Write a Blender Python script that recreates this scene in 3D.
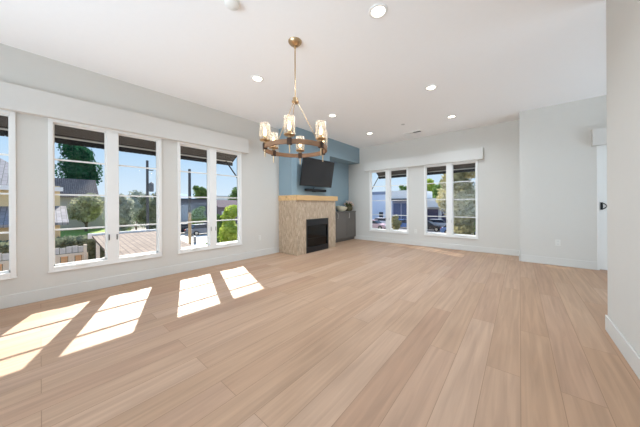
import bpy, bmesh, math, random
from mathutils import Vector, Matrix
R = math.radians
random.seed(7)
for o in list(bpy.data.objects):
    bpy.data.objects.remove(o)
S = bpy.context.scene
COL = S.collection

# ---------------------------------------------------------------- camera
CAM_Z, YAW, FPX = 1.18, R(40.204), 236.36
cd = bpy.data.cameras.new('camera'); cam = bpy.data.objects.new('camera', cd); COL.objects.link(cam)
cd.sensor_width = 36; cd.sensor_fit = 'HORIZONTAL'; cd.lens = 36 * FPX / 640
cd.shift_y = -(213.5 - 204.38) / 640; cd.clip_start = 0.05; cd.clip_end = 3000
cam.matrix_world = (Matrix.Translation((0, 0, CAM_Z)) @ Matrix.Rotation(YAW, 4, 'Z') @ Matrix.Rotation(R(90), 4, 'X')
                    @ Matrix.Rotation(R(-0.3), 4, 'Z'))
S.camera = cam

# ---------------------------------------------------------------- sky, sun, exposure
W = bpy.data.worlds.new('world'); S.world = W; W.use_nodes = True
nt = W.node_tree; nt.nodes.clear()
# clear pale sky: brighter and whiter towards the horizon, blue above
tcw = nt.nodes.new('ShaderNodeTexCoord'); sep = nt.nodes.new('ShaderNodeSeparateXYZ'); rp = nt.nodes.new('ShaderNodeValToRGB')
bg = nt.nodes.new('ShaderNodeBackground'); bg.inputs['Strength'].default_value = .84
e = rp.color_ramp.elements; e[0].position = 0; e[0].color = (.76, .87, .98, 1); e[1].position = 1; e[1].color = (.20, .38, .80, 1)
q = e.new(.16); q.color = (.52, .73, .96, 1); q = e.new(.42); q.color = (.30, .54, .94, 1)
wo = nt.nodes.new('ShaderNodeOutputWorld')
nt.links.new(tcw.outputs['Generated'], sep.inputs[0]); nt.links.new(sep.outputs['Z'], rp.inputs[0])
nt.links.new(rp.outputs[0], bg.inputs[0]); nt.links.new(bg.outputs[0], wo.inputs[0])
sl = bpy.data.lights.new('sun', 'SUN'); sl.energy = 9.5; sl.angle = R(0.53); sl.color = (1, .96, .90)
sun = bpy.data.objects.new('sun', sl); COL.objects.link(sun)
sdir = Vector((1, -0.37, -0.795 * math.hypot(1, .37)))
sun.rotation_euler = sdir.to_track_quat('-Z', 'Y').to_euler(); sun.location = (-20, 10, 20)

def area(name, loc, direction, sx, sy, power, col=(1, 1, 1), parent=None, disk=False, spread=180):
    l = bpy.data.lights.new(name, 'AREA'); l.energy = power; l.color = col; l.size = sx
    l.spread = R(spread)
    if disk: l.shape = 'DISK'
    else: l.shape = 'RECTANGLE'; l.size_y = sy
    o = bpy.data.objects.new(name, l); COL.objects.link(o); o.location = loc
    o.rotation_euler = Vector(direction).to_track_quat('-Z', 'Y').to_euler()
    if parent: o.parent = parent
    return o
area('rear_fill', (-1.9, -4.1, 1.55), (.10, 1, .24), 4.6, 2.4, 62, (.74, .88, 1), spread=85)  # unseen fill lamp behind the camera, added to brighten the room
area('bounce_fill', (-1.3, -2.0, .9), (.15, 1.0, 1), 3.6, 2.6, 64, (.54, .78, 1))  # added fill lamp, out of view, aimed upward to lift the ceiling
area('hall_fill', (3.9, 4.9, 1.2), (-1, 0, .95), 2.2, 2.0, 80, (.62, .82, 1))  # unseen lamp in the side hall, added to brighten the far end
DL_POWER = 13.0
S.view_settings.view_transform = 'Standard'; S.view_settings.look = 'None'
S.view_settings.exposure = 0.34; S.view_settings.gamma = 1.0; S.view_settings.use_curve_mapping = False
S.cycles.max_bounces = 10; S.cycles.diffuse_bounces = 7; S.cycles.transparent_max_bounces = 24
S.cycles.sample_clamp_indirect = 8

# ---------------------------------------------------------------- materials
def lin(c):
    return tuple(((v / 255) / 12.92 if v / 255 <= .04045 else ((v / 255 + .055) / 1.055) ** 2.4) for v in c) + (1,)
MATS = {}
def mat(name, rgb, rough=.6, metal=0, noise=0, nscale=20, spec=.4, emit=None, es=0, bump=0):
    if name in MATS: return MATS[name]
    m = bpy.data.materials.new(name); m.use_nodes = True; n = m.node_tree; b = n.nodes['Principled BSDF']
    b.inputs['Roughness'].default_value = rough; b.inputs['Metallic'].default_value = metal
    b.inputs['Specular IOR Level'].default_value = spec
    tc = n.nodes.new('ShaderNodeTexCoord'); nz = n.nodes.new('ShaderNodeTexNoise'); nz.inputs['Scale'].default_value = nscale
    nz.inputs['Detail'].default_value = 4
    n.links.new(tc.outputs['Object'], nz.inputs['Vector'])
    mx = n.nodes.new('ShaderNodeMix'); mx.data_type = 'RGBA'
    c = lin(rgb); k = max(noise, .012)
    mx.inputs[6].default_value = tuple(v * (1 - k) for v in c[:3]) + (1,)
    mx.inputs[7].default_value = tuple(min(1, v * (1 + k)) for v in c[:3]) + (1,)
    n.links.new(nz.outputs['Fac'], mx.inputs[0]); n.links.new(mx.outputs[2], b.inputs['Base Color'])
    if bump:
        bp = n.nodes.new('ShaderNodeBump'); bp.inputs['Strength'].default_value = bump; bp.inputs['Distance'].default_value = .01
        n.links.new(nz.outputs['Fac'], bp.inputs['Height']); n.links.new(bp.outputs[0], b.inputs['Normal'])
    if emit:
        b.inputs['Emission Color'].default_value = lin(emit); b.inputs['Emission Strength'].default_value = es
    MATS[name] = m
    return m

def glass(name, tint=(.96, .97, .97), gloss=.08):
    m = bpy.data.materials.new(name); m.use_nodes = True; n = m.node_tree; n.nodes.clear()
    t = n.nodes.new('ShaderNodeBsdfTransparent'); t.inputs[0].default_value = tint + (1,)
    g = n.nodes.new('ShaderNodeBsdfGlossy'); g.inputs['Roughness'].default_value = .02
    f = n.nodes.new('ShaderNodeFresnel'); f.inputs[0].default_value = 1.4
    mm = n.nodes.new('ShaderNodeMath'); mm.operation = 'MULTIPLY'; mm.inputs[1].default_value = gloss / .04
    mx = n.nodes.new('ShaderNodeMixShader'); o = n.nodes.new('ShaderNodeOutputMaterial')
    n.links.new(f.outputs[0], mm.inputs[0]); n.links.new(mm.outputs[0], mx.inputs[0])
    n.links.new(t.outputs[0], mx.inputs[1]); n.links.new(g.outputs[0], mx.inputs[2]); n.links.new(mx.outputs[0], o.inputs[0])
    MATS[name] = m
    return m

def brickmat_wall(name, cols, mortar, bw, bh, msize, **k):
    """upright tiles on walls facing either axis: along the wall = x + y, up = z"""
    m = brickmat(name, cols, mortar, bw, bh, msize, **k); n = m.node_tree
    mp = [q for q in n.nodes if q.type == 'MAPPING'][0]; tc = [q for q in n.nodes if q.type == 'TEX_COORD'][0]
    sp = n.nodes.new('ShaderNodeSeparateXYZ'); ad = n.nodes.new('ShaderNodeMath'); cb = n.nodes.new('ShaderNodeCombineXYZ')
    n.links.new(tc.outputs['Object'], sp.inputs[0]); n.links.new(sp.outputs[0], ad.inputs[0]); n.links.new(sp.outputs[1], ad.inputs[1])
    n.links.new(sp.outputs[2], cb.inputs[0]); n.links.new(ad.outputs[0], cb.inputs[1]); n.links.new(cb.outputs[0], mp.inputs[0])
    return m

def brickmat(name, cols, mortar, bw, bh, msize, offset=.5, rough=.5, rot=(0, 0, 0), grain=0, gscale=(1, 1, 1), coord='Object', spec=.4, bump=.0, squash=1.0):
    """planks, tiles and shingles: one brick texture, optional grain stretched along the plank"""
    m = bpy.data.materials.new(name); m.use_nodes = True; n = m.node_tree; b = n.nodes['Principled BSDF']
    b.inputs['Roughness'].default_value = rough; b.inputs['Specular IOR Level'].default_value = spec
    tc = n.nodes.new('ShaderNodeTexCoord'); mp = n.nodes.new('ShaderNodeMapping'); mp.inputs['Rotation'].default_value = rot
    br = n.nodes.new('ShaderNodeTexBrick'); br.offset = offset; br.offset_frequency = 2; br.squash = squash
    br.inputs['Scale'].default_value = 1; br.inputs['Brick Width'].default_value = bw; br.inputs['Row Height'].default_value = bh
    br.inputs['Mortar Size'].default_value = msize; br.inputs['Mortar Smooth'].default_value = .1; br.inputs['Bias'].default_value = 0
    br.inputs['Color1'].default_value = (0, 0, 0, 1); br.inputs['Color2'].default_value = (1, 1, 1, 1); br.inputs['Mortar'].default_value = (.5, .5, .5, 1)
    n.links.new(tc.outputs[coord], mp.inputs[0]); n.links.new(mp.outputs[0], br.inputs['Vector'])
    cr = n.nodes.new('ShaderNodeValToRGB'); e = cr.color_ramp.elements
    e[0].position = 0; e[0].color = lin(cols[0]); e[1].position = 1; e[1].color = lin(cols[-1])
    for i, c in enumerate(cols[1:-1]):
        q = e.new((i + 1) / (len(cols) - 1)); q.color = lin(c)
    n.links.new(br.outputs['Color'], cr.inputs[0]); last = cr.outputs[0]
    if grain:
        m2 = n.nodes.new('ShaderNodeMapping'); m2.inputs['Scale'].default_value = gscale
        ad = n.nodes.new('ShaderNodeVectorMath'); ad.operation = 'ADD'
        sc = n.nodes.new('ShaderNodeVectorMath'); sc.operation = 'SCALE'; sc.inputs['Scale'].default_value = 13.0
        n.links.new(br.outputs['Color'], sc.inputs[0]); n.links.new(tc.outputs[coord], m2.inputs[0])
        n.links.new(m2.outputs[0], ad.inputs[0]); n.links.new(sc.outputs[0], ad.inputs[1])
        nz = n.nodes.new('ShaderNodeTexNoise'); nz.inputs['Scale'].default_value = 1; nz.inputs['Detail'].default_value = 6; nz.inputs['Distortion'].default_value = .6
        n.links.new(ad.outputs[0], nz.inputs['Vector'])
        mr = n.nodes.new('ShaderNodeMapRange'); mr.inputs[1].default_value = .3; mr.inputs[2].default_value = .7
        mr.inputs[3].default_value = 1 - grain; mr.inputs[4].default_value = 1 + grain * .5
        n.links.new(nz.outputs['Fac'], mr.inputs[0])
        mu = n.nodes.new('ShaderNodeVectorMath'); mu.operation = 'SCALE'
        n.links.new(last, mu.inputs[0]); n.links.new(mr.outputs[0], mu.inputs['Scale']); last = mu.outputs[0]
    mx = n.nodes.new('ShaderNodeMix'); mx.data_type = 'RGBA'; mx.inputs[7].default_value = lin(mortar)
    n.links.new(br.outputs['Fac'], mx.inputs[0]); n.links.new(last, mx.inputs[6]); n.links.new(mx.outputs[2], b.inputs['Base Color'])
    if bump:
        bp = n.nodes.new('ShaderNodeBump'); bp.inputs['Strength'].default_value = bump; bp.inputs['Distance'].default_value = .004; bp.invert = True
        n.links.new(br.outputs['Fac'], bp.inputs['Height']); n.links.new(bp.outputs[0], b.inputs['Normal'])
    MATS[name] = m
    return m

def leafmat(name, c1, c2, scale=1.2):
    m = bpy.data.materials.new(name); m.use_nodes = True; n = m.node_tree; n.nodes.clear()
    tc = n.nodes.new('ShaderNodeTexCoord'); nz = n.nodes.new('ShaderNodeTexNoise'); nz.inputs['Scale'].default_value = scale; nz.inputs['Detail'].default_value = 5
    n.links.new(tc.outputs['Object'], nz.inputs[0])
    cr = n.nodes.new('ShaderNodeValToRGB'); cr.color_ramp.elements[0].position = .35; cr.color_ramp.elements[1].position = .65
    cr.color_ramp.elements[0].color = lin(c1); cr.color_ramp.elements[1].color = lin(c2); n.links.new(nz.outputs[0], cr.inputs[0])
    d = n.nodes.new('ShaderNodeBsdfDiffuse'); t = n.nodes.new('ShaderNodeBsdfTranslucent'); mx = n.nodes.new('ShaderNodeMixShader'); mx.inputs[0].default_value = .35
    o = n.nodes.new('ShaderNodeOutputMaterial')
    n.links.new(cr.outputs[0], d.inputs[0]); n.links.new(cr.outputs[0], t.inputs[0])
    n.links.new(d.outputs[0], mx.inputs[1]); n.links.new(t.outputs[0], mx.inputs[2]); n.links.new(mx.outputs[0], o.inputs[0])
    MATS[name] = m
    return m

WALL = mat('wall_paint', (212, 208, 201), .75, noise=.01, spec=.2)
CEIL = mat('ceiling_paint', (249, 248, 247), .85, spec=.1)
TRIM = mat('white_trim_paint', (234, 232, 228), .45)
BASEM = mat('baseboard_paint', (214, 211, 205), .5)
VAL = mat('valance_paint', (214, 210, 204), .6)
BLUE = mat('blue_wall_paint', (138, 158, 168), .6, noise=.015)
FLOOR = brickmat('oak_planks', [(180, 144, 116), (187, 153, 126), (183, 148, 120), (192, 159, 134), (175, 138, 111)], (146, 115, 90), 2.1, .192, .0016, .37, .5,
                 rot=(0, 0, R(90)), grain=.16, gscale=(26, 1.3, 1), spec=.3)
TILE = brickmat_wall('mosaic_tile', [(160, 136, 112), (190, 166, 140), (176, 152, 126), (206, 184, 158)], (188, 170, 148), .075, .024, .0018, offset=.5, rough=.35, bump=.4)
MANTEL = brickmat('mantel_wood', [(214, 172, 120), (222, 184, 132)], (200, 160, 110), 5, 1, .0001, .5, .5, grain=.22, gscale=(30, 2, 30))
BLACK = mat('black_metal', (22, 22, 24), .4)
DARKGLASS = mat('dark_fire_glass', (10, 10, 11), .06, spec=.6)
SCREEN = mat('tv_screen', (26, 25, 27), .22, spec=.5)
CAB = mat('cabinet_grey_stain', (104, 98, 92), .5, noise=.12, nscale=14)
CABTOP = mat('cabinet_top', (112, 106, 99), .35, noise=.05)
STEEL = mat('brushed_nickel', (176, 172, 166), .3, 1)
HANDLE = mat('satin_handle', (214, 208, 200), .45, .6)
BRASS = mat('aged_brass', (192, 164, 128), .3, 1)
BRONZE = mat('dark_bronze', (70, 52, 42), .5, .6)
RINGWOOD = brickmat('ring_wood', [(134, 98, 70), (154, 116, 84)], (140, 100, 70), 4, 2, .0001, .5, .6, grain=.25, gscale=(8, 8, 60))
GLASS = glass('window_glass', (.97, .98, .98), .012)
JAR = glass('seeded_jar_glass', (.985, .965, .935), .018)
_n = JAR.node_tree; _o = [q for q in _n.nodes if q.type == 'OUTPUT_MATERIAL'][0]; _src = _o.inputs[0].links[0].from_socket
[q for q in _n.nodes if q.type == 'BSDF_GLOSSY'][0].inputs['Roughness'].default_value = .28
_t = _n.nodes.new('ShaderNodeBsdfTranslucent'); _t.inputs[0].default_value = (.95, .9, .82, 1); _m = _n.nodes.new('ShaderNodeMixShader'); _m.inputs[0].default_value = .07
_n.links.new(_src, _m.inputs[1]); _n.links.new(_t.outputs[0], _m.inputs[2]); _n.links.new(_m.outputs[0], _o.inputs[0])
LENS = mat('led_lens', (255, 250, 240), .5, emit=(255, 246, 228), es=5)
BULB = mat('bulb_glow', (255, 235, 200), .4, emit=(255, 222, 170), es=4)
PLASTIC = mat('white_plastic', (236, 235, 230), .4)
OUTP = mat('outlet_plastic', (224, 221, 214), .5)
SLOT = mat('dark_slot', (60, 60, 60), .6)
AWN = mat('awning_canvas', (76, 70, 66), .9, noise=.05)
AWNBAR = mat('awning_bar', (190, 188, 184), .4)
AWNBLK = mat('awning_black', (22, 22, 24), .6)

# ---------------------------------------------------------------- mesh helpers
class MB:
    def __init__(s): s.b = bmesh.new()
    def box(s, x0, x1, y0, y1, z0, z1, M=None):
        vs = [s.b.verts.new((x, y, z)) for x in (x0, x1) for y in (y0, y1) for z in (z0, z1)]
        for f in ((0, 1, 3, 2), (4, 6, 7, 5), (0, 4, 5, 1), (2, 3, 7, 6), (0, 2, 6, 4), (1, 5, 7, 3)):
            s.b.faces.new([vs[i] for i in f])
        if M: bmesh.ops.transform(s.b, matrix=M, verts=vs)
        return s
    def tube(s, pts, r, n=10, cap=True):
        rings = []; pts = [Vector(p) for p in pts]
        rs = r if isinstance(r, (list, tuple)) else [r] * len(pts)
        for i, q in enumerate(pts):
            t = (pts[min(i + 1, len(pts) - 1)] - pts[max(i - 1, 0)]).normalized()
            u = t.orthogonal().normalized() if i == 0 else (rings_u - t * rings_u.dot(t)).normalized()
            rings_u = u; v = t.cross(u)
            rings.append([s.b.verts.new(q + (u * math.cos(a) + v * math.sin(a)) * rs[i]) for a in [2 * math.pi * k / n for k in range(n)]])
        for a, b in zip(rings, rings[1:]):
            for k in range(n): s.b.faces.new((a[k], a[(k + 1) % n], b[(k + 1) % n], b[k]))
        if cap:
            s.b.faces.new(rings[0][::-1]); s.b.faces.new(rings[-1])
        return s
    def lathe(s, prof, c=(0, 0, 0), n=24, closed=False):
        rings = []
        for r, z in prof:
            rings.append([s.b.verts.new((c[0] + max(r, 1e-4) * math.cos(2 * math.pi * k / n), c[1] + max(r, 1e-4) * math.sin(2 * math.pi * k / n), c[2] + z)) for k in range(n)])
        pr = list(zip(rings, rings[1:])) + ([(rings[-1], rings[0])] if closed else [])
        for a, b in pr:
            for k in range(n): s.b.faces.new((a[k], a[(k + 1) % n], b[(k + 1) % n], b[k]))
        return s
    def prism(s, poly, w0, w1, M=None):
        """poly in (x, z), swept along y from w0 to w1"""
        a = [s.b.verts.new((x, w0, z)) for x, z in poly]; b = [s.b.verts.new((x, w1, z)) for x, z in poly]
        s.b.faces.new(a); s.b.faces.new(b[::-1]); n = len(poly)
        for k in range(n): s.b.faces.new((a[k], b[k], b[(k + 1) % n], a[(k + 1) % n]))
        if M: bmesh.ops.transform(s.b, matrix=M, verts=a + b)
        return s
    def quad(s, *p):
        s.b.faces.new([s.b.verts.new(q) for q in p]); return s
    def blob(s, c, r, sq=(1, 1, 1), sub=2, jit=0, rng=random):
        g = bmesh.ops.create_icosphere(s.b, subdivisions=sub, radius=1)
        for v in g['verts']:
            k = r * (1 + rng.uniform(-jit, jit)); v.co = Vector((c[0] + v.co.x * k * sq[0], c[1] + v.co.y * k * sq[1], c[2] + v.co.z * k * sq[2]))
        return s
    def build(s, name, m, parent=None, smooth=False, bevel=0, loc=None):
        bmesh.ops.recalc_face_normals(s.b, faces=s.b.faces)
        me = bpy.data.meshes.new(name); s.b.to_mesh(me); s.b.free(); me.materials.append(m)
        if smooth:
            for p in me.polygons: p.use_smooth = True
        o = bpy.data.objects.new(name, me); COL.objects.link(o)
        if parent: o.parent = parent
        if loc: o.location = loc
        if bevel:
            bv = o.modifiers.new('bevel', 'BEVEL'); bv.width = bevel; bv.segments = 2; bv.limit_method = 'ANGLE'
        if smooth:
            try:
                es = o.modifiers.new('es', 'EDGE_SPLIT'); es.split_angle = R(40)
            except Exception: pass
        return o

def tag(o, label, cat, group=None, kind=None):
    o['label'] = label; o['category'] = cat
    if group: o['group'] = group
    if kind: o['kind'] = kind
    return o
def empty(name, loc, label, cat, group=None, kind=None, rz=0):
    o = bpy.data.objects.new(name, None); COL.objects.link(o); o.location = loc; o.rotation_euler.z = rz; o.empty_display_size = .1
    return tag(o, label, cat, group, kind)
def copy_tree(o, parent=None):
    c = o.copy(); COL.objects.link(c)
    if parent: c.parent = parent
    for ch in list(o.children): copy_tree(ch, c)
    return c

# ---------------------------------------------------------------- room shell
LX, BY, CZ = -4.549, 6.91, 3.05          # left wall face, back wall face, ceiling
JY, RX, REAR = 6.33, 0.617, -4.3         # set-forward wall face, near right wall face, rear wall
TH = .12
def wall_x(name, x0, x1, y0, y1, z0, z1, holes, m, label):
    mb = MB(); ys = sorted({y0, y1, *[h[0] for h in holes], *[h[1] for h in holes]}); 
    for a, b in zip(ys, ys[1:]):
        hs = [h for h in holes if h[0] <= a and h[1] >= b]
        if hs:
            mb.box(x0, x1, a, b, z0, hs[0][2]); mb.box(x0, x1, a, b, hs[0][3], z1)
        else: mb.box(x0, x1, a, b, z0, z1)
    return tag(mb.build(name, m), label, 'wall', kind='structure')
def wall_y(name, y0, y1, x0, x1, z0, z1, holes, m, label):
    mb = MB(); xs = sorted({x0, x1, *[h[0] for h in holes], *[h[1] for h in holes]})
    for a, b in zip(xs, xs[1:]):
        hs = [h for h in holes if h[0] <= a and h[1] >= b]
        if hs:
            mb.box(a, b, y0, y1, z0, hs[0][2]) if hs[0][2] > z0 else 0; mb.box(a, b, y0, y1, hs[0][3], z1)
        else: mb.box(a, b, y0, y1, z0, z1)
    return tag(mb.build(name, m), label, 'wall', kind='structure')

tag(MB().box(LX - TH, 4.2, REAR - .2, BY + TH, -.25, 0).build('floor', FLOOR), 'pale oak plank floor of the open living room', 'floor', kind='structure')
tag(MB().box(LX - TH, 4.2, REAR - .2, BY + TH, CZ, CZ + .2).build('ceiling', CEIL), 'flat white ceiling with recessed lights', 'ceiling', kind='structure')

LW = [-1.42, .066, 1.544]; LWID = 1.235; LZ = (.345, 2.30)          # left window groups: outer start, outer width, outer z
BWN = [-3.73, -2.035]; BWID = 1.255; BZ = (.32, 2.26)
wall_x('wall_left', LX - TH, LX, REAR, BY + TH, 0, CZ, [(y + .008, y + LWID - .008, LZ[0] + .02, LZ[1] - .02) for y in LW], WALL, 'long white wall with three groups of windows on the left')
wall_y('wall_back', BY, BY + TH, LX, 0.2, 0, CZ, [(x + .008, x + BWID - .008, BZ[0] + .02, BZ[1] - .02) for x in BWN], WALL, 'far white wall with two window groups')
wall_y('wall_jog', JY, JY + .1, 0.1, 4.1, 0, CZ, [(1.037, 2.95, 0, 2.22)], WALL, 'white wall set forward right of the far windows')
tag(MB().box(0, .1, JY, BY, 0, CZ).build('wall_return', WALL), 'short return between far wall and set-forward wall', 'wall', kind='structure')
tag(MB().box(RX, RX + .14, REAR, 3.383, 0, CZ).build('wall_right', WALL), 'near white wall end at the right edge', 'wall', kind='structure')
tag(MB().box(LX, RX, REAR - .15, REAR, 0, CZ).build('wall_rear', WALL), 'wall behind the camera', 'wall', kind='structure')
tag(MB().box(4.0, 4.15, 1.5, JY, 0, CZ).build('wall_hall', WALL), 'far wall of the side hall', 'wall', kind='structure')
tag(MB().box(RX + .14, 4.0, 1.4, 1.5, 0, CZ).build('wall_hall_end', WALL), 'near end wall of the side hall', 'wall', kind='structure')

# baseboards
def base(name, *b, label):
    tag(MB().box(*b).build(name, BASEM, bevel=.004), label, 'baseboard', kind='structure')
base('baseboard_left', LX, LX + .014, REAR, 3.798, 0, .145, label='white baseboard under the left windows')
base('baseboard_back', -4.27, 0, BY - .014, BY, 0, .13, label='white baseboard along the far wall')
base('baseboard_jog', .014, 1.037, JY - .014, JY, 0, .14, label='white baseboard on the set-forward wall')
base('baseboard_return', -.014, 0, JY - .014, BY - .014, 0, .14, label='white baseboard on the short return')
base('baseboard_right', RX - .014, RX, REAR, 3.397, 0, .14, label='white baseboard on the near right wall')
base('baseboard_right_end', RX, RX + .14, 3.383, 3.397, 0, .14, label='white baseboard round the near wall end')

# ---------------------------------------------------------------- windows (built along local +x, outside is local +y)
def make_window(name, M, width, zb, zt, ob, ot, jamb, mull, label):
    """M maps local (along, outward, up) to world; zb/zt trim bottom/top; ob/ot glass opening bottom/top"""
    root = empty(name, (0, 0, 0), label, 'window', kind='structure'); root.matrix_world = M
    op = (width - 2 * jamb - mull) / 2
    f = MB(); f.box(0, jamb, -.018, .088, zb, zt).box(width - jamb, width, -.018, .088, zb, zt)
    f.box(jamb + op, jamb + op + mull, -.018, .088, ob, ot)
    f.box(jamb, width - jamb, -.018, .088, ot, zt).box(jamb, width - jamb, -.018, .088, zb, ob)
    f.build('window_frame', TRIM, root, bevel=.003)
    g = MB().box(-.006, width + .006, -.024, 0, zb - .012, zb + .004).build('sill_trim', TRIM, root)
    for i in (0, 1):
        a = jamb if i == 0 else jamb + op + mull; b = a + op
        s = MB(); w = .012; d0, d1 = .042, .072
        s.box(a, a + w, d0, d1, ob, ot).box(b - w, b, d0, d1, ob, ot).box(a, b, d0, d1, ot - w, ot).box(a, b, d0, d1, ob, ob + .02)
        for k in (1, 2, 3):
            z = ob + .01 + (ot - ob - .02) * k / 4; s.box(a, b, d0 + .006, d1 - .004, z - .010, z + .010)
        sash = s.build('sash', TRIM, root)
        MB().box(a + .004, b - .004, .056, .060, ob + .004, ot - .004).build('glass_pane', GLASS, sash)
        MB().box(b - .010, b - .001, .073, .086, ob, ot).build('screen_edge', AWNBLK, sash)
        # folded crank at the sill, lock lever on the mullion
        c = MB().box((a + b) / 2 - .06, (a + b) / 2 + .06, -.03, .02, ob - .022, ob + .006)
        c.tube([((a + b) / 2 + .03, -.034, ob - .012), ((a + b) / 2 - .10, -.04, ob - .016)], .006, 8)
        c.build('crank_handle', PLASTIC, root, bevel=.004)
        lx = b + .022 if i == 0 else a - .022
        MB().box(lx - .005, lx + .005, -.03, -.017, .68, .76).build('lock_lever', SLOT if name in ('window_2',) else STEEL, root, bevel=.002)
    return root
def make_awning(M, width, zwall, zf, ext, label, drop=.085, ends=.19, start=.04, arm_in=False):
    root = empty('window_awning', (0, 0, 0), label, 'awning', 'black awnings outside the windows'); root.matrix_world = M
    w0, w1 = -start, width + ends; o0 = .135
    MB().quad((w0, o0, zwall), (w1, o0, zwall), (w1, ext, zf + drop), (w0, ext, zf + drop)).build('canopy', AWN, root)
    c = root.children[-1]; so = c.modifiers.new('thick', 'SOLIDIFY'); so.thickness = .006
    v = MB(); n = 24                                     # hanging valance with a lightly scalloped hem
    v.box(w0, w1, ext, ext + .006, zf + .006, zf + drop + .012)
    for k in range(n):
        a = w0 + (w1 - w0) * k / n; b = w0 + (w1 - w0) * (k + 1) / n
        v.box(a + .004, b - .004, ext, ext + .006, zf - .004, zf + .006)
    v.build('hanging_valance', AWNBLK, root)
    MB().tube([(w0, ext - .012, zf + drop + .004), (w1, ext - .012, zf + drop + .004)], .014, 8).build('front_bar', AWNBAR, root)
    MB().box(w0, w1, ext - .05, ext - .02, zf + drop + .02, zf + drop + .05).build('canopy_hem', AWNBLK, root)
    for x in (w0 + .02, w1 - .02):
        MB().tube([(x, ext - .02, zf + drop + .01), (x, o0, zwall - .01)], .012, 8).build('side_rail', AWNBLK, root)
    for x in (w0 + .02, width + .012 if arm_in else w1 - .02):
        MB().tube([(x, ext - .02, zf + drop), (x, o0, zf - .38)], .014, 8).build('arm', AWNBLK, root)
    return root
ML = lambda y: Matrix(((0, -1, 0, LX), (1, 0, 0, y), (0, 0, 1, 0), (0, 0, 0, 1)))
MBk = lambda x: Matrix(((1, 0, 0, x), (0, 1, 0, BY), (0, 0, 1, 0), (0, 0, 0, 1)))
wl = ['white double casement window cut off by the left edge', 'white double casement window looking onto fence and round tree', 'white double casement window nearest the fireplace']
al = ['black awning over the window cut off at the left edge', 'black awning over the middle window on the left wall', 'black awning with visible strut over the window nearest the fireplace']
for i, y in enumerate(LW):
    make_window('window_%d' % (i + 1), ML(y), LWID, LZ[0], LZ[1], .40, 2.25, .043, .132, wl[i])
    make_awning(ML(y), LWID, 2.50, 2.112, .684, al[i], arm_in=(i == 2))
wl = ['white double casement window on the far wall nearest the grey cabinet', 'white double casement window on the far wall looking onto the olive tree']
al = ['black awning with side strut over far window nearest the cabinet', 'black awning over far window looking onto olive tree']
for i, x in enumerate(BWN):
    make_window('window_%d' % (i + 4), MBk(x), BWID, BZ[0], BZ[1], .375, 2.205, .045, .14, wl[i])
    make_awning(MBk(x), BWID, 2.46, 2.05, .655, al[i], ends=.05, start=.0 if i == 0 else .12)

# box valances over the windows
def valance(bx, label):
    root = empty('window_valance', ((bx[0] + bx[1]) / 2, (bx[2] + bx[3]) / 2, bx[4]), label, 'valance')
    M = Matrix.Translation(root.location).inverted()
    x0, x1, y0, y1, z0, z1 = bx
    MB().box(x0, x1, y0, y1, z0 + .01, z1, M).build('valance_box', VAL, root, bevel=.004)
    return root
valance((LX, LX + .10, -2.2, 2.9, 2.275, 2.585), 'long white box valance above the left windows')
valance((-3.86, -.665, BY - .10, BY, 2.235, 2.52), 'white box valance above the far windows')
valance((.975, 3.0, JY - .10, JY, 2.17, 2.47), 'short white box valance above the side door')

# side door with black pull
door = empty('door_1', (1.037, JY, 0), 'white sliding door with black pull at the right', 'door', kind='structure')
MB().box(0, .03, -.004, .1, 0, 2.2).box(1.88, 1.91, -.004, .1, 0, 2.2).box(.03, 1.88, .0, .1, 2.17, 2.2).build('door_frame', TRIM, door, bevel=.003)
MB().box(.03, .95, .035, .075, 0.01, 2.17).build('door_panel', TRIM, door)
MB().box(.95, 1.88, .055, .09, 0.01, 2.17).build('door_panel', TRIM, door)
h = MB().box(.045, .075, .02, .034, 1.06, 1.19)
h.tube([(.06, .026, 1.18), (.085, -.012, 1.165), (.115, -.03, 1.125), (.085, -.012, 1.085), (.06, .026, 1.07)], .008, 8)
h.build('pull_handle', BLACK, door, smooth=True)

# ---------------------------------------------------------------- chimney wall, soffit, alcove
FY0, FY1, FX = 3.80, 5.30, -3.92
CX = -4.10
tag(MB().box(LX, CX, 3.815, 5.29, 1.40, CZ).build('wall_chimney', BLUE), 'blue chimney wall above the tiled fireplace', 'wall', kind='structure')
tag(MB().box(LX, CX, 5.29, BY, 2.545, CZ).build('ceiling_soffit', BLUE), 'blue soffit over the alcove', 'soffit', kind='structure')
tag(MB().box(LX, LX + .012, 5.305, BY, 0, 2.545).build('wall_alcove', BLUE), 'blue recessed wall above the grey cabinet', 'wall', kind='structure')

# fireplace
fp = empty('fireplace', (FX, (FY0 + FY1) / 2, 0), 'beige mosaic tiled fireplace with wood mantel against the blue wall', 'fireplace')
T = Matrix.Translation(-fp.location)
oy0, oy1, oz = 4.12, 4.97, .82
MB().box(LX, FX, FY0, oy0, 0, 1.275, T).box(LX, FX, oy1, FY1, 0, 1.275, T).box(LX, FX, oy0, oy1, oz, 1.275, T).box(LX, LX + .06, oy0, oy1, 0, oz, T).build('tile_surround', TILE, fp)
mt = MB().box(LX, FX + .03, FY0 - .01, FY1 + .075, 1.275, 1.40, T).build('mantel', MANTEL, fp, bevel=.006)
MB().blob((-4.26 - fp.location.x, FY0 - .006 - fp.location.y, 1.36), .016).build('knot', mat('wood_knot', (92, 62, 38), .7), mt)
fb = MB()
fb.box(FX - .03, FX + .012, oy0, oy0 + .035, 0.0, oz, T).box(FX - .03, FX + .012, oy1 - .035, oy1, 0.0, oz, T)
fb.box(FX - .03, FX + .012, oy0 + .035, oy1 - .035, oz - .16, oz, T).box(FX - .03, FX + .012, oy0 + .035, oy1 - .035, 0.0, .14, T)
fbx = fb.build('firebox', BLACK, fp, bevel=.003)
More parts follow.
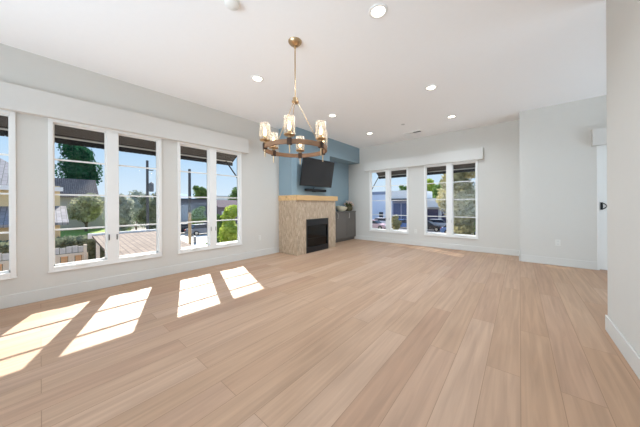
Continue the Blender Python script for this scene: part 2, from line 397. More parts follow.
MB().box(LX + .06, FX - .03, oy0, oy1, .0, .02, T).box(LX + .06, LX + .08, oy0, oy1, .02, oz, T).box(LX + .08, FX - .03, oy0, oy0 + .02, .02, oz, T).box(LX + .08, FX - .03, oy1 - .02, oy1, .02, oz, T).build('firebox_liner', mat('soot_black', (26, 25, 24), .9), fbx)
lg = MB()
for k, (x, y, a) in enumerate(((-4.2, 4.62, .1), (-4.28, 4.6, -.12), (-4.16, 4.62, .35))):
    lg.tube([(x - math.sin(a) * .25 - fp.location.x, y - .28 - fp.location.y, .17 + .07 * (k == 2)), (x + math.sin(a) * .25 - fp.location.x, y + .28 - fp.location.y, .19 + .07 * (k == 2))], .04, 10)
lg.build('gas_logs', mat('log_bark', (84, 72, 62), .9, noise=.3), fbx, smooth=True)
MB().box(FX - .022, FX - .016, oy0 + .035, oy1 - .035, .14, oz - .16, T).build('glass_front', glass('fire_glass', (.35, .35, .36), .05), fbx)
MB().box(FX + .0125, FX + .02, oy0 + .05, oy1 - .05, .345, .352, T).build('screen_rail', BLACK, fbx)

# television on a tilting bracket
tv = empty('television', (-3.905, 4.575, 1.972), 'black flat television tilted forward on the blue chimney wall', 'television', rz=R(-2))
tm = MB(); TW, THt, til = 1.163, .69, R(10.2)
MT = Matrix.Rotation(til, 4, 'Y')
MB().box(-.035, 0, -TW / 2, TW / 2, -THt / 2, THt / 2, MT).build('casing', mat('tv_casing', (18, 18, 19), .35), tv, bevel=.004)
MB().box(.0005, .0015, -TW / 2 + .012, TW / 2 - .012, -THt / 2 + .022, THt / 2 - .012, MT).build('screen', SCREEN, tv)
MB().box(-.166, -.14, -.2, .2, -.12, .12).box(-.15, -.03, -.05, .05, -.05, .05).build('wall_bracket', BLACK, tv)
sb = empty('soundbar', (-4.025, 4.60, 1.53), 'short black soundbar on the blue wall under the television', 'soundbar')
MB().box(-.05, .05, -.38, .38, -.02, .045).build('speaker_body', mat('speaker_mesh', (20, 20, 22), .8), sb, bevel=.015)
MB().box(-.073, -.05, -.06, .06, -.03, .03).build('mount', BLACK, sb)
MB().tube([(.0, -.09, .04), (.02, -.09, .088)], .012, 8).build('riser', BLACK, sb)

# cabinet in the alcove
CY0, CY1, CFX, CH = 5.305, BY - .005, -4.27, .955
cb = empty('base_cabinet', (CFX, (CY0 + CY1) / 2, 0), 'grey stained two door base cabinet in the blue alcove', 'cabinet')
T = Matrix.Translation(-cb.location)
MB().box(LX + .014, CFX, CY0, CY1, .09, CH - .035, T).box(LX + .014, CFX - .05, CY0, CY1, 0, .09, T).build('carcass', CAB, cb)
MB().box(LX + .014, CFX + .035, CY0, CY1, CH - .035, CH, T).build('cabinet_top', CABTOP, cb, bevel=.004)
for a, b in ((CY0 + .01, 5.787), (5.793, 6.417), (6.423, CY1 - .01)):
    d = MB(); d.box(CFX, CFX + .014, a, b, .10, CH - .045, T)
    for q in ((a, a + .06, .10, CH - .045), (b - .06, b, .10, CH - .045), (a + .06, b - .06, .10, .16), (a + .06, b - .06, CH - .105, CH - .045)):
        d.box(CFX + .014, CFX + .022, *q, T)
    dr = d.build('cabinet_door', CAB, cb, bevel=.002)
    hy = a + .05
    MB().tube([(CFX + .022 - cb.location.x, hy - cb.location.y, .74), (CFX + .05 - cb.location.x, hy - cb.location.y, .745), (CFX + .05 - cb.location.x, hy - cb.location.y, .895), (CFX + .022 - cb.location.x, hy - cb.location.y, .90)], .007, 8).build('bar_handle', HANDLE, dr, smooth=True)
# decor on the cabinet
bowl = empty('decorative_bowl', (-4.36, 6.22, CH), 'pale shell shaped bowl on the grey cabinet', 'bowl'); bowl.scale = (1.1, 1.15, 1.25)
b_ = MB(); nseg = 28
rings = []
for r, z in ((.05, 0), (.10, .012), (.15, .045), (.19, .10), (.182, .10), (.14, .05), (.09, .022), (.001, .018)):
    rings.append([b_.b.verts.new((.75 * r * math.cos(2 * math.pi * k / nseg), 1.15 * r * math.sin(2 * math.pi * k / nseg), z * (1 + .35 * math.cos(2 * math.pi * k / nseg + 1.2) * (r > .12)) + (.012 * (k % 2) if r > .15 else 0))) for k in range(nseg)])
for a, b in zip(rings, rings[1:]):
    for k in range(nseg): b_.b.faces.new((a[k], a[(k + 1) % nseg], b[(k + 1) % nseg], b[k]))
b_.b.faces.new(rings[0][::-1])
b_.build('bowl_shell', mat('pale_shell', (226, 220, 196), .4, noise=.06), bowl, smooth=True)
pl = empty('potted_succulent', (-4.36, 6.64, CH), 'dark round pot of small flowers on the grey cabinet', 'plant'); pl.scale = (1.25, 1.25, 1.25)
MB().lathe([(.001, 0), (.07, 0), (.10, .04), (.105, .09), (.085, .13), (.075, .13), (.09, .09), (.001, .05)], n=20).build('pot', mat('mossy_pot', (84, 78, 52), .7, noise=.3, nscale=30), pl, smooth=True)
rng = random.Random(3); lf = MB(); fl = MB()
for k in range(46):
    a = rng.uniform(0, 6.28); e = rng.uniform(.2, 1.3); L = rng.uniform(.06, .13)
    d = Vector((math.cos(a) * math.cos(e), math.sin(a) * math.cos(e), math.sin(e))); s_ = d.orthogonal().normalized() * .018; c0 = Vector((0, 0, .12)) + d * .02
    lf.quad(c0, c0 + d * L * .5 + s_, c0 + d * L, c0 + d * L * .5 - s_)
    if k % 3 == 0: fl.blob(c0 + d * (L + .01), .024, sub=1, jit=.2, rng=rng)
lf.build('leaves', leafmat('succulent_leaf', (70, 82, 50), (110, 116, 74), 20), pl)
fl.build('blossoms', mat('pale_pink_blossom', (206, 182, 168), .7), pl)

# ---------------------------------------------------------------- ceiling fittings
def recessed(x, y, label):
    r = empty('recessed_light', (x, y, CZ), label, 'ceiling light', 'recessed lights in the white ceiling')
    MB().lathe([(.062, -.002), (.068, -.010), (.088, -.008), (.092, 0), (.062, 0)], n=32, closed=True).build('trim_ring', TRIM, r, smooth=True)
    MB().lathe([(.0001, -.004), (.062, -.004), (.062, -.001), (.0001, -.001)], n=32).build('lens', LENS, r)
    area('led_light', (0, 0, -.02), (0, 0, -1), .12, .12, DL_POWER, (.72, .87, 1), r, True, 150)
    return r
for x, y, l in ((-1.04, 2.12, 'recessed ceiling light nearest the camera, the largest'), (-2.96, 2.08, 'recessed ceiling light left of the chandelier'),
                (-1.08, 4.06, 'recessed ceiling light right of centre, second from the camera'), (-3.0, 3.97, 'recessed ceiling light just beyond the chandelier'),
                (-3.02, 5.62, 'recessed ceiling light in front of the blue soffit'), (-1.11, 5.70, 'recessed ceiling light above the olive tree window')):
    recessed(x, y, l)
sm = empty('smoke_detector', (-2.024, 1.15, CZ), 'round white smoke detector on the ceiling at the top edge', 'smoke detector')
MB().lathe([(.0001, -.035), (.05, -.034), (.062, -.026), (.066, -.008), (.066, 0)], n=28).build('cover', PLASTIC, sm, smooth=True)
MB().lathe([(.066, -.004), (.072, -.004), (.072, 0), (.066, 0)], n=28, closed=True).build('base_ring', PLASTIC, sm)
sp = empty('sprinkler_cover', (-2.086, 5.503, CZ), 'small round white sprinkler cover beside the ceiling vent', 'sprinkler')
MB().lathe([(.0001, -.006), (.04, -.006), (.043, 0)], n=20).build('cover_plate', mat('sprinkler_grey', (196, 194, 190), .5), sp)
vt = empty('air_vent', (-2.14, 6.30, CZ), 'narrow white slotted air vent on the ceiling', 'air vent')
f = MB().box(-.23, .23, -.075, -.055, -.008, 0).box(-.23, .23, .055, .075, -.008, 0).box(-.23, -.21, -.055, .055, -.008, 0).box(.21, .23, -.055, .055, -.008, 0).build('vent_frame', TRIM, vt)
MB().box(-.21, .21, -.055, .055, -.002, -.0005).build('backing', SLOT, vt)
lv = MB()
for k in range(6): lv.box(-.21, .02, -.05 + k * .018, -.04 + k * .018, -.008, -.003)
lv.build('louvres', TRIM, vt)

# outlets
def outlet(loc, rz, label):
    r = empty('wall_outlet', loc, label, 'outlet', 'white wall outlets', rz=rz)
    MB().box(-.036, .036, -.006, 0, -.058, .058).build('cover_plate', OUTP, r, bevel=.003)
    for z in (-.028, .028): MB().box(-.017, .017, -.008, -.006, z - .014, z + .014).box(-.009, -.006, -.0085, -.008, z - .004, z + .008).box(.006, .009, -.0085, -.008, z - .004, z + .008).build('socket', mat('socket_white', (214, 212, 206), .4), r)
outlet((LX, 3.233, .42), R(90), 'white wall outlet left of the fireplace')
outlet((.548, JY, .43), 0, 'white wall outlet on the set-forward wall')
outlet((-2.27, BY, .40), 0, 'white wall outlet between the two far windows')

# ---------------------------------------------------------------- chandelier
CHX, CHY = -1.962, 1.892
ch = empty('chandelier', (CHX, CHY, CZ), 'brass and wood ring chandelier with six glass jar lamps', 'chandelier')
RZ = 1.812 - CZ
MB().lathe([(.0001, -.052), (.02, -.05), (.052, -.038), (.074, -.016), (.078, 0)], n=28).build('canopy', BRASS, ch, smooth=True)
MB().tube([(0, 0, -.045), (0, 0, -.085)], .010, 10).tube([(0, 0, -.085), (0, 0, -.11)], .006, 8).blob((0, 0, -.075), .013).build('swivel', BRASS, ch, smooth=True)
MB().tube([(0, 0, -.10), (0, 0, 2.40 - CZ)], .0075, 10).build('down_rod', BRASS, ch, smooth=True)
MB().lathe([(.0001, 2.335 - CZ), (.028, 2.338 - CZ), (.04, 2.35 - CZ), (.04, 2.366 - CZ), (.03, 2.37 - CZ), (.03, 2.40 - CZ), (.018, 2.41 - CZ), (.0001, 2.412 - CZ)], n=24).build('hub', BRASS, ch, smooth=True)
MB().lathe([(.338, RZ - .023), (.362, RZ - .023), (.362, RZ + .023), (.338, RZ + .023)], n=72, closed=True).build('wood_ring', RINGWOOD, ch, smooth=True)
back = Vector((math.sin(YAW), -math.cos(YAW), 0)); rgt = Vector((math.cos(YAW), math.sin(YAW), 0))
for k in range(6):
    a = R(-4 + 60 * k); d = back * math.cos(a) + rgt * math.sin(a); P = d * .35
    br = MB(); M = Matrix.Translation((P.x, P.y, RZ)) @ Matrix.Rotation(math.atan2(d.y, d.x), 4, 'Z')
    br.box(-.021, .021, -.024, .024, -.034, .034, M).build('ring_bracket', BRONZE, ch, bevel=.003)
    lamp = MB().lathe([(.0001, .034), (.018, .036), (.018, .05), (.05, .056), (.058, .064), (.055, .072), (.02, .074), (.018, .105), (.0001, .105)], (P.x, P.y, RZ), 20).build('lamp_cup', BRASS, ch, smooth=True)
    MB().lathe([(.056, .07), (.0575, .12), (.0575, .225), (.0545, .245), (.0525, .245), (.0555, .224), (.0555, .12), (.054, .07)], (P.x, P.y, RZ), 24).build('glass_jar', JAR, lamp, smooth=True)
    MB().lathe([(.0001, .104), (.010, .108), (.017, .13), (.019, .15), (.014, .178), (.004, .196), (.0001, .198)], (P.x, P.y, RZ), 14).build('bulb', BULB, lamp, smooth=True)
    MB().tube([(P.x, P.y, RZ - .034), (P.x, P.y, RZ - .115)], [.008, .005], 8).build('drop_finial', BRASS, ch, smooth=True)
    if k % 2 == 0:
        MB().tube([d * .03 + Vector((0, 0, 2.352 - CZ)), d * .345 + Vector((0, 0, RZ + .03))], .0045, 8).build('support_rod', BRASS, ch, smooth=True)
    pl_ = bpy.data.lights.new('bulb_light', 'POINT'); pl_.energy = .45; pl_.color = (1, .84, .66); pl_.shadow_soft_size = .02
    po = bpy.data.objects.new('bulb_light', pl_); COL.objects.link(po); po.parent = ch; po.location = (P.x, P.y, RZ + .225)

# ================================================================ outside
GZ = -2.9
def at(px, d, py=None):
    """a place outside: d metres ahead, in the direction seen at column px"""
    l = (px - 320) / FPX * d
    x = -math.sin(YAW) * d + math.cos(YAW) * l; y = math.cos(YAW) * d + math.sin(YAW) * l
    return Vector((x, y, GZ if py is None else CAM_Z - (py - 204.4) / FPX * d))
CREAM = mat('cream_stucco', (236, 214, 168), .9, noise=.04, nscale=3)
SHING = brickmat('grey_shingles', [(146, 140, 138), (172, 164, 162), (158, 150, 150)], (122, 116, 114), .45, .2, .015, .5, .9)
BRSH = brickmat('brown_shingles', [(124, 106, 92), (142, 124, 109), (133, 115, 100)], (100, 86, 76), .5, .22, .02, .5, .9)
FASC = mat('white_fascia', (246, 244, 240), .7)
ASPH = mat('asphalt', (138, 136, 138), .95, noise=.08, nscale=2)
CONC = mat('pale_concrete', (226, 220, 210), .9, noise=.04, nscale=1)
tag(MB().box(-260, 160, -160, 260, GZ - .3, GZ).build('ground', mat('ground_soil', (150, 142, 130), .95, noise=.1, nscale=.3)), 'ground outside the house', 'ground', kind='structure')
tag(MB().box(-70, 60, 34.5, 48, GZ, GZ + .02).build('road', ASPH), 'grey street seen through the far windows', 'road', kind='structure')
tag(MB().box(-46, -21, 5.2, 21, GZ, GZ + .025).build('driveway', CONC), 'pale concrete driveway below the nearest left window', 'driveway', kind='structure')
tag(MB().box(-66, -32, -1, 9.5, GZ, GZ + .05).build('front_lawn', mat('lawn_green', (134, 158, 66), .95, noise=.2, nscale=2)), 'bright green lawn beyond the wooden fence', 'lawn', kind='structure')
hl = MB(); rng = random.Random(5); pr = None
for k in range(40):
    a = R(95 + k * 2.6); r = 900; h = 30 + 24 * math.sin(k * .55) + rng.uniform(-6, 8)
    c = (r * math.cos(a), r * math.sin(a), GZ - 3, h)
    if pr: 
        hl.quad(pr[:3], c[:3], (c[0] * 1.25, c[1] * 1.25, c[3]), (pr[0] * 1.25, pr[1] * 1.25, pr[3]))
        hl.quad((pr[0] * 1.25, pr[1] * 1.25, pr[3]), (c[0] * 1.25, c[1] * 1.25, c[3]), (c[0] * 1.6, c[1] * 1.6, GZ), (pr[0] * 1.6, pr[1] * 1.6, GZ))
    pr = c
tag(hl.build('hills', mat('hazed_hills', (150, 168, 186), 1)), 'pale blue hills on the horizon', 'hills', kind='structure')  # distance haze is put into the bluish grey of the hills

TRUNK = mat('tree_bark', (104, 88, 74), .9, noise=.2)
LEAF = {k: leafmat('leaf_' + k, *v) for k, v in {'dark': ((30, 74, 54), (58, 110, 74)), 'olive': ((150, 152, 124), (206, 204, 172)), 'bright': ((140, 172, 62), (214, 222, 112)),
        'mid': ((84, 116, 64), (140, 166, 96)), 'grey': ((150, 156, 140), (204, 206, 190)), 'tan': ((136, 132, 98), (212, 202, 156)), 'hedge': ((104, 112, 92), (146, 152, 126))}.items()}
def foliage(blobs, n, size, rng):
    mb = MB(); tot = sum(b[3] ** 2 for b in blobs)
    for bx, by, bz, r, sq in blobs:
        for _ in range(int(n * r * r / tot)):
            d = Vector((rng.gauss(0, 1), rng.gauss(0, 1), rng.gauss(0, 1))).normalized(); rr = r * rng.uniform(.62, 1.06)
            c = Vector((bx + d.x * rr, by + d.y * rr, bz + d.z * rr * sq))
            u = (d + Vector((rng.gauss(0, .5), rng.gauss(0, .5), rng.gauss(0, .5)))).normalized(); t = u.orthogonal().normalized(); t = (t * math.cos(rng.uniform(0, 6.3)) + u.cross(t) * math.sin(rng.uniform(0, 6.3))).normalized(); w = u.cross(t)
            s = size * rng.uniform(.6, 1.4)
            mb.quad(c - t * s, c + w * s * .55, c + t * s, c - w * s * .55)
    return mb
def tree(name, px, d, ztop, zbot, rad, leaf, label, cat='tree', n=2200, size=.22, seed=1, group=None, trunk_r=.16, nb=9, core=True):
    rng = random.Random(seed); o = at(px, d); r = empty(name, o, label, cat, group)
    zt, zb = ztop - GZ, zbot - GZ; H = zt - zb; bl = []
    for k in range(nb):
        a = rng.uniform(0, 6.28); f = rng.uniform(0, .62); br = rng.uniform(.36, .5) * min(rad, H / 2 * 1.1)
        bl.append((math.cos(a) * rad * f, math.sin(a) * rad * f, zb + br * .9 + (H - 1.8 * br) * (k / (nb - 1)), br, rng.uniform(.8, 1)))
    bl.append((0, 0, zb + H * .5, min(rad, H * .5) * .82, 1))
    foliage(bl, n, size, rng).build('foliage', LEAF[leaf], r)
    if core:
        c = MB()
        for b in bl: c.blob(b[:3], b[3] * .7, (1, 1, b[4]), 2, .08, rng)
        c.build('inner_foliage', LEAF[leaf], r)
    t = MB().tube([(0, 0, 0), (.05 * rad, 0, zb * .5), (0, .04 * rad, zb + H * .45)], [trunk_r, trunk_r * .8, trunk_r * .5], 8)
    for k in range(3):
        a = rng.uniform(0, 6.28); t.tube([(0, 0, zb * .75 + .05), (math.cos(a) * rad * .45, math.sin(a) * rad * .45, zb + H * .5)], [trunk_r * .5, trunk_r * .2], 6)
    t.build('trunk', TRUNK, r, smooth=True)
    return r

# neighbour house with cream wall, left
hs = empty('house', (-22, -3, GZ), 'cream neighbour house with grey shingle roofs at the far left', 'house')
T = Matrix.Translation(-hs.location)
MB().box(-30, -22, -9, .8, GZ, 2.4, T).build('upper_wall', CREAM, hs)
def gable(mb, x0, x1, y0, y1, ze, zr, T, th=.14):
    xm = (x0 + x1) / 2
    mb.prism([(x0, ze), (xm, zr), (x1, ze), (x1, ze + th), (xm, zr + th), (x0, ze + th)], y0, y1, T); return mb
hp = MB(); A_, B_, C_, D_ = (-30.7, -9.6, 2.1), (-21.3, -9.6, 2.1), (-21.3, .85, 2.1), (-30.7, .85, 2.1); E_, F_ = (-26, -6.0, 4.7), (-26, -2.2, 4.7)
for f_ in ((B_, C_, F_, E_), (D_, A_, E_, F_), (C_, D_, F_), (A_, B_, E_), (A_, D_, C_, B_)): hp.quad(*[tuple(T @ Vector(p)) for p in f_])
hp.build('hip_roof', SHING, hs)
MB().box(-21.34, -21.24, -9.6, .9, 2.06, 2.3, T).build('fascia_board', FASC, hs)
MB().prism([(-22, 1.02), (-22, 1.16), (-19.7, .24), (-19.7, .10)], -9.3, 1.05, T).build('lower_roof', SHING, hs)
MB().box(-22, -20.0, -8.8, .7, GZ, .12, T).build('lower_wall', mat('peach_stucco', (232, 196, 150), .9, noise=.04, nscale=3), hs)
MB().box(-21.98, -21.9, -3.2, -2.0, 1.3, 2.05, T).build('window', FASC, hs)
# wooden fence
fn = empty('wooden_fence', (-15.5, -3, GZ), 'weathered wooden picket fence below the left windows', 'fence')
T = Matrix.Translation(-fn.location)
ORW = mat('cedar_boards', (232, 178, 130), .9, noise=.25, nscale=6); GRW = mat('weathered_grey_wood', (212, 202, 192), .9, noise=.15, nscale=8); PALEW = mat('pale_rail_wood', (238, 216, 190), .9, noise=.1)
k = 0; y = -8.0; pk = MB(); gk = MB()
while y < 1.25:
    (pk if k % 2 else gk).box(-15.52, -15.49, y, y + .20, GZ, -1.02 + .02 * (k % 3), T); y += .22; k += 1
pk.build('cedar_pickets', ORW, fn); gk.build('pale_pickets', PALEW, fn)
MB().box(-15.47, -15.42, -8, 1.3, -1.08, -.97, T).build('rail', PALEW, fn)
q = MB(); y = -8
while y < 1.2:
    q.box(-15.53, -15.47, y, y + .17, -.95, -.68 + .03 * math.sin(y * 9), T); y += .19
q.build('top_boards', GRW, fn)
for y in (-6.5, -3.9, -1.3, 1.28):
    MB().box(-15.47, -15.36, y, y + .11, GZ, -.62, T).build('fence_post', PALEW, fn)
# hedge and trees on the left
def hedge(name, x0, x1, y0, y1, z1, leaf, label, n=3500, size=.12, seed=2):
    rng = random.Random(seed); r = empty(name, ((x0 + x1) / 2, (y0 + y1) / 2, GZ), label, 'hedge'); mb = MB(); w, l, h = x1 - x0, y1 - y0, z1 - GZ
    MB().box(-w / 2 + .1, w / 2 - .1, -l / 2 + .1, l / 2 - .1, 0, h - .12).build('inner_growth', LEAF[leaf], r)
    for _ in range(n):
        f = rng.random(); c = Vector((rng.uniform(-w / 2, w / 2), rng.uniform(-l / 2, l / 2), rng.uniform(h * .3, h)))
        if f < .5: c.z = h + rng.uniform(-.14, .1)
        else: c.x = w / 2 + rng.uniform(-.1, .06)
        u = Vector((rng.gauss(0, 1), rng.gauss(0, 1), rng.gauss(0, 1))).normalized(); t = u.orthogonal().normalized(); v = u.cross(t); s = size * rng.uniform(.6, 1.4)
        mb.quad(c - t * s, c + v * s * .6, c + t * s, c - v * s * .6)
    mb.build('leaves', LEAF[leaf], r); return r
hedge('garden_hedge', -19.2, -17.6, -3, 2.3, -.62, 'hedge', 'dark clipped hedge behind the wooden fence')
tree('evergreen_tree', 80, 46, 13.6, 2.5, 4.0, 'dark', 'big round dark green tree behind the grey roofed house', n=5200, size=.3, seed=11, trunk_r=.3, nb=12)
tree('olive_tree', 86, 37, 3.2, -1.6, 3.4, 'olive', 'grey green olive tree on the lawn', n=3600, size=.24, seed=12, trunk_r=.2)
WARMSH = brickmat('brown_grey_shingles', [(132, 116, 106), (156, 140, 130), (144, 128, 118)], (104, 90, 82), .5, .24, .03, .5, .9)
rh = empty('house', (-60, 4.5, GZ), 'house with broad grey roof under the round dark tree', 'house')
T = Matrix.Translation(-rh.location)
MB().box(-63.5, -56.5, 1.8, 8, GZ, 2.7, T).build('wall', mat('grey_beige_stucco', (190, 180, 168), .9), rh)  # wall in one even greyish beige
gable(MB(), -64.2, -55.8, 1.0, 6.6, 2.5, 5.7, T, .2).build('shingle_roof', WARMSH, rh)
MB().box(-56.5, -56.4, 4.4, 5.5, -.6, 1.6, T).build('window', mat('dark_window', (70, 76, 86), .2), rh)
# brown roofed patio cover between fence and driveway
pc = empty('patio_cover', (-14, 3, GZ), 'brown shingled patio cover with white trim below the middle window', 'patio cover')
T = Matrix.Translation(-pc.location)
MB().prism([(-17.2, -.50), (-17.2, -.40), (-10.9, -.86), (-10.9, -.96)], 1.75, 4.75, T).build('shingle_roof', BRSH, pc)
MB().box(-17.34, -17.2, 1.6, 4.9, -.56, -.30, T).build('white_gutter', FASC, pc)
MB().box(-10.9, -10.82, 1.7, 4.8, -1.06, -.84, T).build('front_beam', FASC, pc)
for x in (-17.0, -11.1):
    for y in (1.95, 4.55): MB().box(x - .07, x + .07, y - .07, y + .07, GZ, -.55 if x < -15 else -.95, T).build('post', FASC, pc)
for x, y, s_, l in ((-13.2, 1.2, .34, 'white vent box left of the patio cover'), (-11.6, 1.12, .5, 'larger white utility box beside the patio cover')):
    e = empty('utility_box', (x, y, GZ), l, 'utility box', 'white boxes beside the patio cover')
    MB().box(-s_ / 2, s_ / 2, -s_ / 2, s_ / 2, 0, 1.55 - s_).build('box_body', FASC, e, bevel=.02); MB().box(-s_ / 2 - .04, s_ / 2 + .04, -s_ / 2 - .04, s_ / 2 + .04, 1.55 - s_, 1.6 - s_).build('box_lid', FASC, e)
# shrubs behind the patio cover
for i, (px, d, zt, rad, l, lb) in enumerate(((119, 29, 2.6, 1.8, 'grey', 'grey green shrub left of the tall utility pole'), (136, 37, 3.7, 2.8, 'grey', 'broad grey green shrub beyond the patio cover'),
                                             (153, 31, 3.0, 1.9, 'hedge', 'dark shrub around the foot of the tall utility pole'))):
    tree('tall_shrub', px, d, zt, GZ + .3, rad, l, lb, 'shrub', n=3000, size=.17, seed=20 + i, group='shrubs beyond the patio cover', trunk_r=.1)
POLE = mat('creosote_pole', (78, 80, 84), .9, noise=.15); POLT = mat('bare_pole_wood', (176, 150, 116), .9, noise=.15)
def pole(px, d, top, w, label, split=None, arm=True):
    o = at(px, d); r = empty('utility_pole', o, label, 'utility pole'); H = top - GZ; sz = (split - GZ) if split is not None else 0
    if sz: MB().tube([(0, 0, 0), (0, 0, sz)], w / 2, 12).build('lower_pole', POLT, r, smooth=True)
    MB().tube([(0, 0, sz), (0, 0, H)], [w / 2, w * .42], 12).build('pole_shaft', POLE, r, smooth=True)
    if arm:
        MB().box(-.05, .05, -.1, .55, H * .88, H * .88 + .09).build('crossarm', POLE, r)
        MB().lathe([(.0001, H * .62), (.2, H * .62), (.22, H * .64), (.22, H * .72), (.0001, H * .74)], (.25, .3, 0), 14).build('transformer', mat('transformer_grey', (92, 98, 106), .6), r, smooth=True)
    return r
pole(147.5, 26, 6.1, .28, 'tall dark utility pole with transformer in the middle window')
pole(189.7, 23.5, 4.75, .28, 'thin pole with pale lower half beside the driveway', split=.45, arm=False)
# driveway side
bollard = empty('meter_post', at(194.6, 25), 'short grey post standing on the pale driveway', 'post')
MB().box(-.1, .1, -.12, .12, 0, .75).build('post_body', mat('meter_grey', (130, 130, 132), .6), bollard, bevel=.02); MB().box(-.12, .12, -.14, .14, .75, .8).build('post_cap', FASC, bollard)
gg = empty('garage', at(196, 47), 'low dark grey garage behind the parked cars', 'garage')
T = None
MB().box(-5, 0, -5, 3.2, 0, 5.1).build('wall', mat('garage_grey', (104, 104, 112), .9, noise=.08), gg)
MB().box(-5.3, .3, -5.3, 3.4, 5.1, 5.35).build('flat_roof', mat('garage_roof', (74, 74, 80), .9), gg)
MB().box(0, .05, -3.6, -.8, 0, 4.1).build('roller_door', mat('roller_grey', (160, 162, 168), .7), gg); MB().box(0, .05, .0, 2.6, 0, 4.1).build('roller_door', MATS['dark_window'], gg)
tree('street_tree', 201, 62, 6.2, 2.0, 2.8, 'mid', 'dark tree rising above the dark grey garage', n=1800, size=.3, seed=31)
tree('garden_shrub', 197.5, 40, 1.0, GZ + .2, 1.6, 'mid', 'green shrub in front of the dark grey garage', 'shrub', n=1600, size=.18, seed=32)
tree('garden_bush', 219, 18.5, .45, GZ + .1, 1.0, 'mid', 'darker green bush, left of the pair below the nearest window', 'bush', n=2600, size=.1, seed=33, trunk_r=.06)
tree('garden_bush', 232, 15.5, 1.15, GZ + .1, 1.0, 'bright', 'bright yellow green bush, right of the pair below the nearest window', 'bush', n=4200, size=.1, seed=34, trunk_r=.06)
mh = empty('house', at(226, 52), 'low house with mauve brown roof behind the bushes', 'house')
MB().box(-4, 0, -1.8, 6, 0, 3.6).build('wall', mat('mauve_wall', (150, 132, 134), .9), mh)
gable(MB(), -5, .7, -2.1, 6.6, 3.4, 5.0, Matrix.Identity(4), .2).build('roof', mat('mauve_roof', (128, 106, 108), .9, noise=.1), mh)
MB().box(0, .06, -1, .6, 1.6, 2.7).build('window', FASC, mh)
wh = empty('house', at(222, 74), 'small white house under the far hills', 'house')
MB().box(-4, 0, -3.2, 3.2, 0, 6.6).build('wall', FASC, wh); MB().box(-4.3, .3, -3.5, 3.5, 6.6, 6.9).build('flat_roof', mat('white_roof', (214, 210, 206), .8), wh); MB().box(0, .06, -.8, .8, 4.8, 5.6).build('window', MATS['dark_window'], wh)
tree('street_tree', 236, 67, 5.9, 0, 2.6, 'mid', 'round tree at the right of the mauve roofed house', n=1600, size=.3, seed=35)

# cars
RUB = mat('tyre_rubber', (30, 30, 32), .9); CGL = mat('car_glass', (44, 52, 62), .15, spec=.6)
def car(loc, rz, paint, label, van=False):
    r = empty('car', loc, label, 'car', 'parked cars outside', rz=rz)
    body = [(-2.2, .32), (-2.25, .62), (-2.1, .86), (-1.55, .95), (1.05, .93), (1.95, .80), (2.2, .62), (2.22, .36), (2.0, .24), (-2.0, .24)]
    MB().prism(body, -.86, .86).build('body_shell', paint, r, bevel=.06)
    cabn = [(-1.95, .88), (-1.45, 1.38), (.25, 1.42), (1.1, .92)] if not van else [(-2.1, .88), (-1.95, 1.6), (.55, 1.62), (1.3, .92)]
    MB().prism(cabn, -.74, .74).build('window_band', CGL, r, bevel=.05)
    cx = [c[0] for c in cabn]; z = max(c[1] for c in cabn)
    MB().box(cabn[1][0] - .03, cabn[2][0] + .05, -.70, .70, z - .05, z + .03).build('roof_panel', paint, r, bevel=.03)
    for x in (-1.4, 1.38):
        for y in (-.84, .84):
            w = MB().tube([(x, y - .1, .33), (x, y + .1, .33)], .33, 18).build('wheel', RUB, r)
            MB().tube([(x, y - .11, .33), (x, y + .11, .33)], .2, 12).build('hubcap', STEEL, w)
    for y in (-.62, .62):
        MB().box(2.12, 2.24, y - .16, y + .16, .6, .72).build('headlight', FASC, r); MB().box(-2.27, -2.16, y - .14, y + .14, .66, .8).build('tail_light', mat('tail_red', (170, 40, 40), .4), r)
    return r
CP = {k: mat('paint_' + k, v, .25, spec=.6) for k, v in {'white': (232, 224, 226), 'pink': (226, 190, 190), 'black': (40, 42, 46), 'grey': (120, 122, 128), 'blue': (96, 128, 178), 'silver': (176, 178, 182)}.items()}
al = R(90)
car(at(186, 34), al, CP['black'], 'black car parked at the end of the driveway behind the thin pole')
car(at(204, 33), al, CP['grey'], 'grey car parked beside the black car by the garage')
car(at(374.5, 39), 0, CP['pink'], 'pale pink car parked before the pale blue building')
car(at(384, 45), 0, CP['white'], 'white car parked behind the window mullion by the blue building')
car(at(402, 40), 0, CP['blue'], 'blue car parked on the street beside the reddish shrub')
car(at(428, 36), 0, CP['black'], 'black car parked before the white fascia shop')
car(at(440, 40), 0, CP['silver'], 'silver car on the street behind the black car')
car(at(460, 31), R(4), CP['blue'], 'blue car half hidden under the big olive tree')

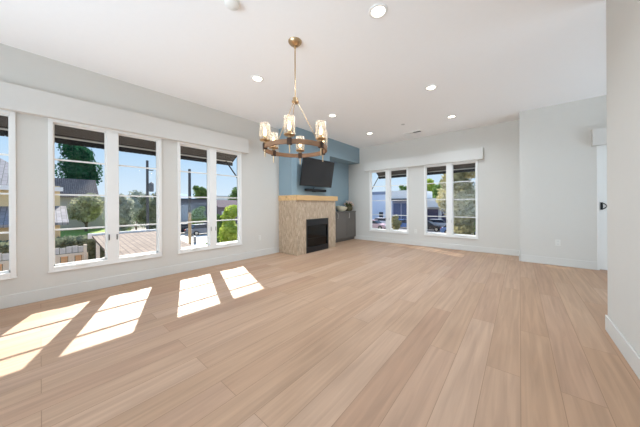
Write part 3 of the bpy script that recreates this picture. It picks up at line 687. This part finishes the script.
# street beyond the far windows
YB = 51.5
pb = empty('building', (-30.5, YB, GZ), 'pale blue warehouse beyond the far window nearest the cabinet', 'building')
MB().box(-16, 8.8, 0, 9, 0, 6.6).build('wall', mat('pale_blue_wall', (214, 226, 244), .9, noise=.04, nscale=.6), pb)
MB().box(-16.1, 8.85, -.12, 9.1, 6.3, 7.0).build('roof_band', mat('blue_grey_band', (140, 152, 176), .8), pb)
MB().box(5.2, 6.2, -.05, 0, .1, 2.2).build('door', MATS['dark_window'], pb)
sp2 = empty('shop_building', (-15.6, YB - 2, GZ), 'shop with white upper band and dark glass front', 'building')
MB().box(-5.6, 0, 0, 9, 0, 5.2).build('wall', mat('shop_purple_grey', (150, 152, 172), .9), sp2)
MB().box(-5.75, .1, -.8, 9.2, 5.2, 6.9).build('upper_band', FASC, sp2)
MB().box(-5.75, .1, -1.1, .1, 4.75, 5.2).build('dark_eave', mat('dark_eave', (60, 60, 72), .8), sp2)
for k in range(3): MB().box(-5.3 + k * 1.8, -3.8 + k * 1.8, -.05, 0, .9, 4.2).build('shop_window', mat('blue_shop_glass', (84, 96, 130), .2), sp2)
wb = empty('shop_building', (-8.5, YB, GZ), 'low white building with dark windows behind the olive tree', 'building')
MB().box(-6.6, 9, 0, 9, 0, 3.4).build('wall', mat('warm_white_wall', (206, 200, 196), .9), wb)
MB().box(-6.75, 9.3, -.9, 9.3, 3.4, 5.2).build('white_fascia', FASC, wb)
for k in range(5): MB().box(-6.4 + k * 3, -4.0 + k * 3, -.06, 0, .6, 3.0).build('dark_window', mat('purple_dark_glass', (72, 70, 96), .2), wb)
tree('street_tree', 404, 70, 6.8, 3.0, 1.7, 'mid', 'small tree showing above the shop with white upper band', n=1200, size=.3, seed=41)
tree('street_tree', 427, 71, 9.2, 1.5, 3.4, 'bright', 'bright green tree behind the low white building', n=2600, size=.36, seed=42)
tree('street_tree', 441, 60, 7.2, 1.2, 2.5, 'mid', 'deeper green tree behind the low white building', n=2200, size=.34, seed=43)
tree('red_shrub', 396, 33.5, -.35, GZ + .1, .8, 'tan', 'brownish shrub beside the blue parked car', 'shrub', n=1200, size=.12, seed=44, trunk_r=.05)
tree('large_olive_tree', 458, 22, 5.3, -1.9, 2.15, 'tan', 'large pale olive tree filling the right far window', n=9500, size=.15, seed=46, trunk_r=.18, nb=16, core=False)
tree('garden_tree', 471, 27, 1.9, GZ + .3, 1.9, 'mid', 'darker green tree behind the large olive tree', n=3600, size=.16, seed=47)
